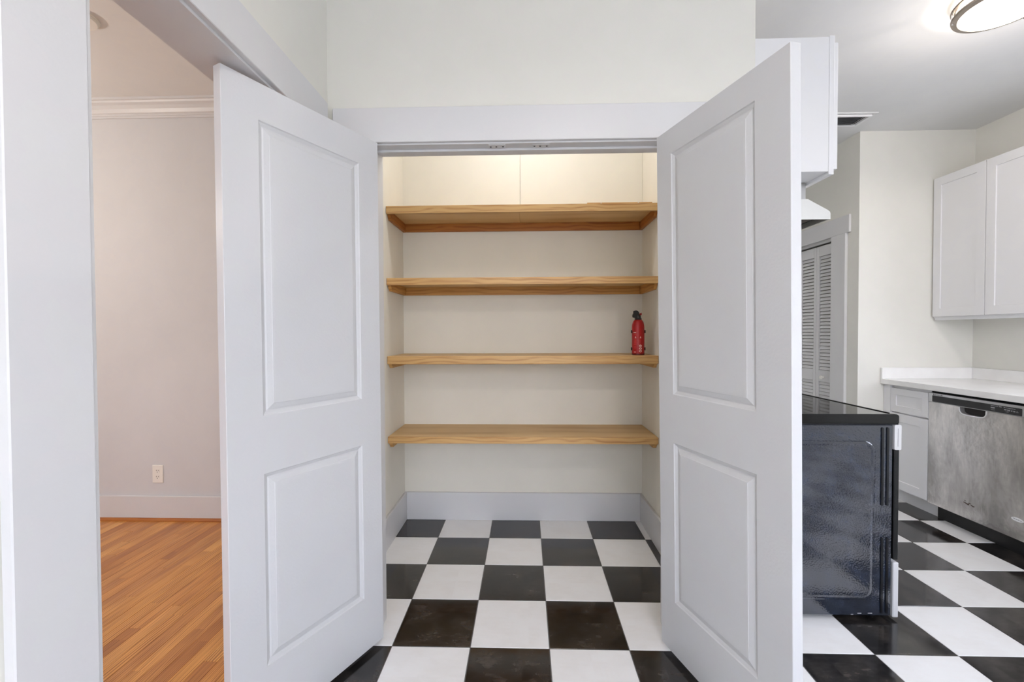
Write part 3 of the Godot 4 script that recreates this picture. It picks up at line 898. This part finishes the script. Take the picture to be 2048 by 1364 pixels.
func cabinets() -> void:
	# wall cabinet over the worktop: fronts face -x, local x towards the camera
	var far := -3.42
	var o := thing("wall_cabinet", "white two-door wall cabinet hung above the worktop", "cabinet", facing(Vector3(-1, 0, 0), Vector3(3.06, 1.348, far + 0.002)))
	var st := mb()
	box(st, Vector3(0, 0, -0.288), Vector3(0.768, 1.035, 0), 0.001)
	part(o, "body", st, M.cabinet_white)
	part(o, "light_rail", boxm(Vector3(0.008, -0.014, -0.02), Vector3(0.768, 0, -0.002), 0.001), M.cabinet_white)
	shaker(o, "door", 0.012, 0.012, 0.372, 1.02, 0.0005)
	shaker(o, "door", 0.389, 0.012, 0.372, 1.02, 0.0005)
	# base cabinet in the corner
	o = thing("base_cabinet", "white base cabinet with a drawer between far wall and dishwasher", "cabinet", facing(Vector3(-1, 0, 0), Vector3(2.722, 0, far + 0.002)))
	part(o, "body", boxm(Vector3(0.0, 0.1, -0.6), Vector3(0.37, 0.86, 0), 0.001), M.cabinet_white)
	part(o, "filler", boxm(Vector3(0.0, 0.1, 0.0003), Vector3(0.06, 0.86, 0.02), 0.001), M.cabinet_white)
	part(o, "toe_kick", boxm(Vector3(0.0, 0, -0.08), Vector3(0.37, 0.1, -0.062)), M.cabinet_white)
	var d := shaker(o, "drawer", 0.063, 0.667, 0.305, 0.172, 0.0005, 0.047)
	d = shaker(o, "door", 0.063, 0.112, 0.305, 0.545, 0.0005)
	# sink base beyond the frame carries the rest of the worktop
	o = thing("base_cabinet", "white double-door sink base on the near side of the dishwasher", "cabinet", facing(Vector3(-1, 0, 0), Vector3(2.722, 0, -2.427)))
	part(o, "body", boxm(Vector3(0.0, 0.1, -0.6), Vector3(0.9, 0.86, 0), 0.001), M.cabinet_white)
	part(o, "toe_kick", boxm(Vector3(0.0, 0, -0.08), Vector3(0.9, 0.1, -0.062)), M.cabinet_white)
	shaker(o, "door", 0.004, 0.112, 0.443, 0.73, 0.0005)
	shaker(o, "door", 0.452, 0.112, 0.443, 0.73, 0.0005)
	# worktop with its upstands
	var c := thing("worktop", "white quartz worktop with a low upstand over the dishwasher", "countertop", Transform3D(Basis(), Vector3(2.675, 0.861, far)))
	part(c, "slab", boxm(Vector3(0, 0, 0.002), Vector3(0.674, 0.038, 1.9), 0.002), M.quartz)
	part(c, "backsplash", boxm(Vector3(0.0, 0.038, 0.002), Vector3(0.654, 0.12, 0.02), 0.0015), M.quartz)
	part(c, "backsplash", boxm(Vector3(0.655, 0.038, 0.002), Vector3(0.674, 0.12, 1.9), 0.0015), M.quartz)
	# cabinet above the range: fronts face +x, local x away from the camera
	o = thing("wall_cabinet", "white wall cabinet above the range hood, partly behind the right pantry door", "cabinet", facing(Vector3(1, 0, 0), Vector3(1.233, 1.902, -1.85)))
	part(o, "body", boxm(Vector3(0, 0.0, -0.3215), Vector3(0.914, 0.54, 0.0), 0.001), M.cabinet_white)
	part(o, "face_frame", boxm(Vector3(-0.001, -0.012, 0.0003), Vector3(0.915, 0.545, 0.021), 0.001), M.cabinet_white)
	shaker(o, "door", 0.012, 0.014, 0.44, 0.51, 0.0235)
	shaker(o, "door", 0.46, 0.014, 0.44, 0.51, 0.0235)

# ------------------------------------------------------------------ range and hood
func cooking() -> void:
	var z0 := -1.945
	var W := 0.756
	var o := thing("range", "black freestanding range with a smooth glass top, side panel facing the room", "range", facing(Vector3(1, 0, 0), Vector3(1.611, 0, z0)))
	# local: x away from the camera, z outwards to the oven front; the visible side is x = 0
	var D := -0.69
	var st := mb()
	# side panel with an embossed field and two ribs
	var X := Vector3(0, 0, 1)
	box(st, Vector3(0.003, 0.018, D), Vector3(W - 0.003, 0.85, -0.03), 0.003)
	part(o, "body", st, M.enamel)
	st = mb()
	embossed(st, Rect2(-0.60, 0.087, 0.497, 0.693), 0.05)
	part(o, "side_panel", st, M.enamel)
	st = mb()
	for r in [[-0.075, 0.5, 0.838], [-0.053, 0.5, 0.838], [-0.073, 0.03, 0.362], [-0.051, 0.03, 0.362]]:
		prism(st, rounded(Rect2(r[0] - 0.0045, r[1], 0.009, r[2] - r[1]), 0.0044, 4), Vector3(0, 0, 1), Vector3(0, 1, 0), Vector3(-1, 0, 0), -0.003, 0.0012)
	part(o, "side_rib", st, M.enamel_plain)
	# cooktop frame, glass and front rail
	st = mb()
	prism(st, PackedVector2Array([Vector2(D, 0.857), Vector2(-0.008, 0.857), Vector2(-0.008, 0.886), Vector2(-0.011, 0.892), Vector2(-0.018, 0.8955), Vector2(-0.026, 0.8965), Vector2(D, 0.8965)]), Vector3(0, 0, 1), Vector3(0, 1, 0), Vector3(1, 0, 0), -0.0005, W + 0.0005)
	part(o, "cooktop", st, M.black_glass)
	part(o, "cooktop_rail", boxm(Vector3(-0.0005, 0.850, D), Vector3(W, 0.8565, -0.008), 0.002), M.enamel_plain)
	part(o, "cooktop_edge", boxm(Vector3(0.02, 0.8965, -0.036), Vector3(W - 0.02, 0.8995, -0.03), 0.001), M.plastic_black)
	part(o, "backguard", boxm(Vector3(0.01, 0.8965, D), Vector3(W - 0.01, 1.06, D + 0.07), 0.01), M.enamel_plain)
	# oven door with its stainless band and end caps
	st = mb()
	box(st, Vector3(0.004, 0.262, -0.022), Vector3(W - 0.004, 0.846, -0.0005), 0.003)
	var d := part(o, "oven_door", st, M.enamel_plain)
	part(d, "door_glass", boxm(Vector3(0.03, 0.29, -0.001), Vector3(W - 0.03, 0.73, 0.0015), 0.001), M.oven_glass)
	st = mb()
	for x in [0.0, W - 0.012]:
		prism(st, rounded(Rect2(-0.027, 0.742, 0.029, 0.108), 0.006, 4), Vector3(0, 0, 1), Vector3(0, 1, 0), Vector3(1, 0, 0), x - 0.002, x + 0.012)
	box(st, Vector3(0.012, 0.745, -0.003), Vector3(W - 0.012, 0.846, 0.001), 0.002)
	part(d, "handle_band", st, M.range_trim)
	part(d, "cap_groove", boxm(Vector3(-0.0026, 0.757, -0.0135), Vector3(-0.0018, 0.835, -0.0115)), M.ink_grey)
	st = mb()
	box(st, Vector3(0.001, 0.012, -0.024), Vector3(W - 0.001, 0.252, 0.0), 0.003)
	part(o, "drawer", st, M.range_trim)
	for x in [0.05, W - 0.05]:
		for z in [D + 0.05, -0.08]:
			st = mb()
			lathe(st, PackedVector2Array([Vector2(0, 0), Vector2(0.017, 0), Vector2(0.017, 0.006), Vector2(0.009, 0.008), Vector2(0.009, 0.02), Vector2(0, 0.02)]), 14, Transform3D(Basis(), Vector3(x, 0, z)))
			part(o, "foot", st, M.plastic_black)
	# scratches and drips on the side
	for r in [[-0.349, 0.525, 0.0016, 0.15], [-0.216, 0.756, 0.012, 0.003], [-0.342, 0.722, 0.008, 0.003], [-0.33, 0.735, 0.003, 0.006], [-0.325, 0.713, 0.005, 0.003], [-0.172, 0.026, 0.016, 0.004], [-0.128, 0.027, 0.018, 0.004], [-0.2, 0.022, 0.01, 0.002]]:
		part(o, "scuff", boxm(Vector3(0.0022, r[1], r[0]), Vector3(0.0031, r[1] + r[3], r[0] + r[2])), M.ink_grey)

	# hood under the cabinet
	var h := thing("range_hood", "pale metal range hood with a sloped front under the cabinet", "range hood", facing(Vector3(1, 0, 0), Vector3(0.912, 1.739, -1.97)))
	st = mb()
	var prof := PackedVector2Array([Vector2(0, 0), Vector2(0.412, 0), Vector2(0.412, 0.026), Vector2(0.408, 0.034), Vector2(0.398, 0.041), Vector2(0.316, 0.087), Vector2(0.0, 0.087)])
	var tilted := PackedVector2Array()
	for p in prof: tilted.append(p)
	prism(st, tilted, Vector3(0, 0, 1), Vector3(0, 1, 0), Vector3(1, 0, 0), 0.0, 0.006)
	prism(st, tilted, Vector3(0, 0, 1), Vector3(0, 1, 0), Vector3(1, 0, 0), 0.75, 0.756)
	var skin := PackedVector2Array([Vector2(0.412, 0), Vector2(0.412, 0.026), Vector2(0.408, 0.034), Vector2(0.398, 0.041), Vector2(0.316, 0.087), Vector2(0.0, 0.087), Vector2(0, 0.08), Vector2(0.314, 0.08), Vector2(0.406, 0.03), Vector2(0.406, 0)])
	prism(st, skin, Vector3(0, 0, 1), Vector3(0, 1, 0), Vector3(1, 0, 0), 0.006, 0.75)
	part(h, "canopy", st, M.hood_steel)
	part(h, "duct_cover", boxm(Vector3(0.012, 0.087, 0.0), Vector3(0.744, 0.1615, 0.314), 0.002), M.steel_plain)
	for k in 3:
		part(h, "filter", boxm(Vector3(0.012 + k * 0.245, 0.012, 0.05), Vector3(0.25 + k * 0.245, 0.02, 0.37), 0.002), M.filter_metal)
	part(h, "underside", boxm(Vector3(0.006, 0.022, 0.002), Vector3(0.75, 0.026, 0.405)), M.void_black)

# a shallow rounded field pressed into the range's side (plane x = 0.003, facing -x): a ring that dips and rises again
func embossed(st: SurfaceTool, r: Rect2, rad: float) -> void:
	var steps := [[0.0, 0.0], [0.002, 0.0025], [0.005, 0.004], [0.012, 0.0042], [0.02, 0.003]]
	var loops := []
	for s in steps:
		var ring: Array[Vector3] = []
		for p in rounded(r.grow(-s[0]), rad - s[0], 8): ring.append(Vector3(0.003 - s[1], p.y, p.x))
		loops.append(ring)
	for k in loops.size() - 1:
		var a: Array[Vector3] = loops[k]
		var b: Array[Vector3] = loops[k + 1]
		for i in a.size():
			var j := (i + 1) % a.size()
			if (a[i] - a[j]).length() < 1e-6: continue
			flat(st, a[i], a[j], b[j], b[i], Vector3(-1, 0, 0))
	var top := PackedVector2Array()
	for p in rounded(r.grow(-0.02), rad - 0.02, 8): top.append(p)
	var clean := PackedVector2Array()
	for p in top:
		if clean.is_empty() or clean[clean.size() - 1].distance_to(p) > 1e-5: clean.append(p)
	var ids := Geometry2D.triangulate_polygon(clean)
	for i in range(0, ids.size(), 3):
		var q: Array[Vector3] = []
		for j in 3: q.append(Vector3(0.0, clean[ids[i + j]].y, clean[ids[i + j]].x))
		tri(st, q[0], q[1], q[2], Vector3(-1, 0, 0))

# ------------------------------------------------------------------ dishwasher
func dishwasher() -> void:
	var w := 0.608
	var o := thing("dishwasher", "worn stainless dishwasher with a dark control strip under the worktop", "dishwasher", facing(Vector3(-1, 0, 0), Vector3(2.702, 0, -3.046)))
	# local x towards the camera, front at z = 0
	part(o, "tub", boxm(Vector3(0.006, 0.09, -0.6), Vector3(w - 0.006, 0.857, -0.03)), M.void_black)
	# front panel with the pocket grip cut into its upper edge
	var st := mb()
	var y1 := 0.782
	var gx0 := 0.215
	var gx1 := 0.372
	var poly := PackedVector2Array([Vector2(0.002, 0.104), Vector2(w - 0.002, 0.104), Vector2(w - 0.002, y1), Vector2(gx1, y1)])
	var grip := PackedVector2Array()
	for k in 13:
		var a := -k * PI / 12
		grip.append(Vector2((gx0 + gx1) / 2 + (gx1 - gx0) / 2 * signf(cos(a)) * pow(absf(cos(a)), 0.45), y1 - 0.043 * pow(absf(sin(a)), 0.55)))
	for p in grip.slice(1, 12): poly.append(p)
	poly.append(Vector2(gx0, y1))
	poly.append(Vector2(0.002, y1))
	prism(st, poly, Vector3(1, 0, 0), Vector3(0, 1, 0), Vector3(0, 0, 1), -0.028, 0.0)
	part(o, "door", st, M.steel)
	# pocket and its bright lip
	st = mb()
	box(st, Vector3(gx0, y1 - 0.045, -0.0285), Vector3(gx1, y1, -0.0275))
	part(o, "grip_pocket", st, M.slot_dark)
	st = mb()
	for k in 12:
		var a := grip[k]
		var b := grip[k + 1]
		var n := Vector2(b.y - a.y, a.x - b.x).normalized()
		if n.dot((a + b) / 2 - Vector2((gx0 + gx1) / 2, y1)) < 0: n = -n
		var q := PackedVector2Array([a - n * 0.001, b - n * 0.001, b + n * 0.0045, a + n * 0.0045])
		prism(st, q, Vector3(1, 0, 0), Vector3(0, 1, 0), Vector3(0, 0, 1), -0.026, 0.0025)
	part(o, "grip_lip", st, M.bright_steel)
	# control bezel with the dark strip
	st = mb()
	box(st, Vector3(0.0, y1 + 0.001, -0.028), Vector3(w, 0.844, 0.002), 0.002)
	var bz := part(o, "control_bezel", st, M.steel_plain)
	st = mb()
	prism(st, rounded(Rect2(0.03, 0.787, 0.532, 0.041), 0.004, 3), Vector3(1, 0, 0), Vector3(0, 1, 0), Vector3(0, 0, 1), 0.001, 0.0032)
	part(bz, "control_strip", st, M.panel_black)
	st = mb()
	for r in [[0.40, 0.82, 0.04, 0.003], [0.445, 0.819, 0.014, 0.004], [0.40, 0.806, 0.022, 0.007], [0.402, 0.797, 0.02, 0.002], [0.47, 0.819, 0.008, 0.004], [0.481, 0.819, 0.006, 0.003], [0.489, 0.818, 0.007, 0.004], [0.498, 0.817, 0.008, 0.004], [0.508, 0.818, 0.009, 0.003], [0.519, 0.818, 0.011, 0.003], [0.472, 0.806, 0.013, 0.006], [0.489, 0.803, 0.003, 0.01], [0.494, 0.804, 0.009, 0.007], [0.48, 0.797, 0.015, 0.002], [0.508, 0.804, 0.007, 0.006], [0.519, 0.803, 0.01, 0.007], [0.536, 0.809, 0.004, 0.003], [0.533, 0.803, 0.012, 0.002]]:
		box(st, Vector3(r[0], r[1], 0.003), Vector3(r[0] + r[2], r[1] + r[3], 0.0036))
	part(bz, "control_marks", st, M.ink_grey)
	# dark lettering above the strip, too small to read: letter-high strokes
	st = mb()
	var x := 0.036
	for l in [[0.011, 0.009], [0.007, 0.007], [0.006, 0.006], [0.007, 0.006], [0.006, 0.006], [0.008, 0.009]]:
		box(st, Vector3(x, 0.831, 0.002), Vector3(x + l[0] * 0.35, 0.831 + l[1], 0.0027))
		box(st, Vector3(x, 0.831, 0.002), Vector3(x + l[0], 0.831 + l[1] * 0.4, 0.0027))
		x += l[0] + 0.004
	part(bz, "lettering", st, M.ink_black)
	part(o, "top_gap", boxm(Vector3(0.004, 0.845, -0.03), Vector3(w - 0.002, 0.8605, -0.02)), M.void_black)
	part(o, "toe_kick", boxm(Vector3(0.002, 0.0, -0.085), Vector3(w - 0.002, 0.1, -0.068), 0.001), M.plastic_black)
	# oval emblem low on the right, and a patch of worn rust
	st = mb()
	var ov := PackedVector2Array()
	for k in 28: ov.append(Vector2(0.546 + 0.031 * cos(TAU * k / 28), 0.214 + 0.0105 * sin(TAU * k / 28)))
	prism(st, ov, Vector3(1, 0, 0), Vector3(0, 1, 0), Vector3(0, 0, 1), -0.001, 0.0018)
	var em := part(o, "emblem", st, M.emblem_white)
	st = mb()
	for r in [[0.526, 0.2145, 0.01], [0.539, 0.213, 0.007], [0.549, 0.2135, 0.008], [0.561, 0.212, 0.007]]:
		box(st, Vector3(r[0], r[1], 0.0018), Vector3(r[0] + r[2], r[1] + 0.0035, 0.0022))
	part(em, "emblem_marks", st, M.ink_grey)
	st = mb()
	for r in [[0.245, 0.196, 0.013, 0.005], [0.257, 0.192, 0.012, 0.006], [0.268, 0.189, 0.012, 0.009], [0.277, 0.2, 0.014, 0.004], [0.29, 0.193, 0.009, 0.005], [0.297, 0.189, 0.015, 0.006], [0.25, 0.208, 0.009, 0.003]]:
		prism(st, rounded(Rect2(r[0], r[1], r[2], r[3]), r[3] * 0.45, 3), Vector3(1, 0, 0), Vector3(0, 1, 0), Vector3(0, 0, 1), -0.0005, 0.0006)
	part(o, "rust_patch", st, M.rust)

# ------------------------------------------------------------------ lamps
func omni(parent: Node3D, at: Vector3, e: float, c: Color, size: float) -> void:
	var l := OmniLight3D.new()
	l.name = "lamp_light"
	l.position = at
	l.light_energy = e
	l.light_color = c
	l.light_size = size
	l.omni_range = 12.0
	l.omni_attenuation = 2.0
	l.shadow_enabled = true
	parent.add_child(l, true)

func torus(st: SurfaceTool, R: float, r: float, y: float, flatten := 1.0) -> void:
	var p := PackedVector2Array()
	for k in 13:
		var a := TAU * k / 12 - PI / 2
		p.append(Vector2(R + r * cos(a), y + r * flatten * sin(a)))
	lathe(st, p, 56)

# double-ring flush lamp
func ring_lamp(at: Vector3, label: String, energy: float) -> void:
	var o := thing("ceiling_lamp", label, "ceiling lamp", Transform3D(Basis(), at))
	var st := mb()
	lathe(st, PackedVector2Array([Vector2(0, 0), Vector2(0.14, 0), Vector2(0.14, -0.02), Vector2(0, -0.02)]), 48)
	part(o, "ceiling_pan", st, M.plastic_white)
	st = mb()
	lathe(st, PackedVector2Array([Vector2(0, -0.022), Vector2(0.15, -0.022), Vector2(0.156, -0.03), Vector2(0.156, -0.064), Vector2(0.145, -0.076), Vector2(0.1, -0.086), Vector2(0, -0.092)]), 56)
	part(o, "glass_shade", st, M.glow_kitchen)
	st = mb()
	lathe(st, PackedVector2Array([Vector2(0.158, -0.062), Vector2(0.172, -0.062), Vector2(0.175, -0.068), Vector2(0.172, -0.074), Vector2(0.152, -0.079), Vector2(0.15, -0.072), Vector2(0.158, -0.062)]), 64)
	part(o, "ring", st, M.nickel)
	st = mb()
	lathe(st, PackedVector2Array([Vector2(0.158, -0.026), Vector2(0.172, -0.026), Vector2(0.175, -0.03), Vector2(0.172, -0.034), Vector2(0.158, -0.036), Vector2(0.158, -0.026)]), 64)
	part(o, "ring", st, M.nickel)
	for k in 3:
		st = mb()
		var a := -2.5 + TAU * k / 3
		lathe(st, PackedVector2Array([Vector2(0, -0.064), Vector2(0.004, -0.064), Vector2(0.004, -0.032), Vector2(0, -0.032)]), 10, Transform3D(Basis(), Vector3(cos(a) * 0.167, 0, sin(a) * 0.167)))
		lathe(st, PackedVector2Array([Vector2(0, -0.084), Vector2(0.004, -0.082), Vector2(0.004, -0.074), Vector2(0, -0.074)]), 10, Transform3D(Basis(), Vector3(cos(a) * 0.165, 0, sin(a) * 0.165)))
		part(o, "spacer", st, M.chrome)
	omni(o, Vector3(0, -0.057, 0), energy, Color(1, 0.955, 0.925), 0.03)

func lamps() -> void:
	ring_lamp(Vector3(2.117, CEIL, -2.04), "round frosted ceiling lamp with two nickel rings in the kitchen", E_KITCHEN)
	ring_lamp(Vector3(0.35, CEIL, 0.45), "round frosted ceiling lamp with two nickel rings in front of the pantry", E_NOOK)
	var o: Node3D
	var st: SurfaceTool
	# small dome lamp in the pantry ceiling
	o = thing("ceiling_lamp", "small glass dome lamp on the pantry ceiling above the topmost shelf", "ceiling lamp", Transform3D(Basis(), Vector3(0.0, CEIL, -2.3)))
	st = mb()
	lathe(st, PackedVector2Array([Vector2(0, 0), Vector2(0.08, 0), Vector2(0.08, -0.015), Vector2(0, -0.015)]), 32)
	part(o, "ceiling_pan", st, M.plastic_white)
	st = mb()
	var dome := PackedVector2Array([Vector2(0, -0.016)])
	for k in 9: dome.append(Vector2(0.1 * cos(k * PI / 16), -0.02 - 0.075 * sin(k * PI / 16)))
	lathe(st, dome, 40)
	part(o, "glass_shade", st, M.glow_pantry)
	omni(o, Vector3(0, -0.05, 0), E_PANTRY, Color(0.98, 0.98, 1.0), 0.03)
	# hall: a round detector peeps past the doorway casing; the downlight hangs deeper in the hall
	o = thing("smoke_detector", "round white smoke detector on the hall ceiling at the doorway edge", "smoke detector", Transform3D(Basis(), Vector3(-2.165, HALL_CEIL, -2.105)))
	st = mb()
	lathe(st, PackedVector2Array([Vector2(0, 0), Vector2(0.088, 0), Vector2(0.088, -0.006), Vector2(0.083, -0.009), Vector2(0.083, -0.012), Vector2(0.078, -0.02), Vector2(0, -0.026)]), 40)
	part(o, "housing", st, M.plastic_white)
	st = mb()
	lathe(st, PackedVector2Array([Vector2(0, -0.025), Vector2(0.012, -0.0255), Vector2(0.012, -0.0285), Vector2(0, -0.029)]), 16)
	part(o, "test_button", st, M.plastic_white)
	o = thing("pendant_lamp", "white glass globe pendant in the hall, hidden beside the doorway", "pendant lamp", Transform3D(Basis(), Vector3(-3.3, HALL_CEIL, -1.6)))
	st = mb()
	lathe(st, PackedVector2Array([Vector2(0, 0), Vector2(0.06, 0), Vector2(0.055, -0.02), Vector2(0.02, -0.03), Vector2(0, -0.03)]), 32)
	part(o, "canopy", st, M.nickel)
	st = mb()
	lathe(st, PackedVector2Array([Vector2(0, -0.03), Vector2(0.006, -0.03), Vector2(0.006, -0.54), Vector2(0.03, -0.545), Vector2(0.03, -0.56), Vector2(0, -0.56)]), 16)
	part(o, "rod", st, M.nickel)
	st = mb()
	var ball := PackedVector2Array()
	for k in 17: ball.append(Vector2(0.11 * sin(0.25 + (PI - 0.25) * k / 16.0), -0.66 + 0.11 * cos(0.25 + (PI - 0.25) * k / 16.0)))
	lathe(st, ball, 36)
	part(o, "glass_globe", st, M.glow_hall)
	omni(o, Vector3(0, -0.66, 0), E_HALL, Color(1, 0.96, 0.92), 0.06)

func ceiling_vent() -> void:
	var o := thing("ceiling_vent", "white louvred air vent on the kitchen ceiling beyond the lamp", "vent", Transform3D(Basis(), Vector3(2.415, CEIL, -3.12)))
	# local: x from -0.40 to 0, z from -0.21 to 0
	var st := mb()
	for e in [[-0.4, 0.0, -0.022, 0.0], [-0.4, 0.0, -0.21, -0.188], [-0.4, -0.378, -0.188, -0.022], [-0.022, 0.0, -0.188, -0.022]]:
		box(st, Vector3(e[0], -0.006, e[2]), Vector3(e[1], -0.0005, e[3]), 0.002)
	part(o, "flange", st, M.appliance_white)
	st = mb()
	for e in [[-0.376, -0.024, -0.04, -0.024], [-0.376, -0.024, -0.186, -0.17], [-0.376, -0.36, -0.17, -0.04], [-0.04, -0.024, -0.17, -0.04]]:
		box(st, Vector3(e[0], -0.018, e[2]), Vector3(e[1], -0.004, e[3]), 0.003)
	part(o, "core_frame", st, M.appliance_white)
	part(o, "duct_opening", boxm(Vector3(-0.36, -0.004, -0.17), Vector3(-0.04, -0.001, -0.04)), M.duct_dark)
	for k in 9:
		st = mb()
		box(st, Vector3(-0.36, -0.001, -0.007), Vector3(-0.075, 0.001, 0.007), 0.0005)
		var s := part(o, "slat", st, M.vent_dark)
		s.transform = Transform3D(Basis(Vector3.RIGHT, 0.6), Vector3(0, -0.011, -0.047 - k * 0.0145))
	for k in 2:
		st = mb()
		box(st, Vector3(-0.007, -0.001, -0.17), Vector3(0.007, 0.001, -0.04), 0.0005)
		var s := part(o, "slat", st, M.appliance_white)
		s.transform = Transform3D(Basis(Vector3(0, 0, 1), 0.6), Vector3(-0.064 + k * 0.014, -0.011, 0))
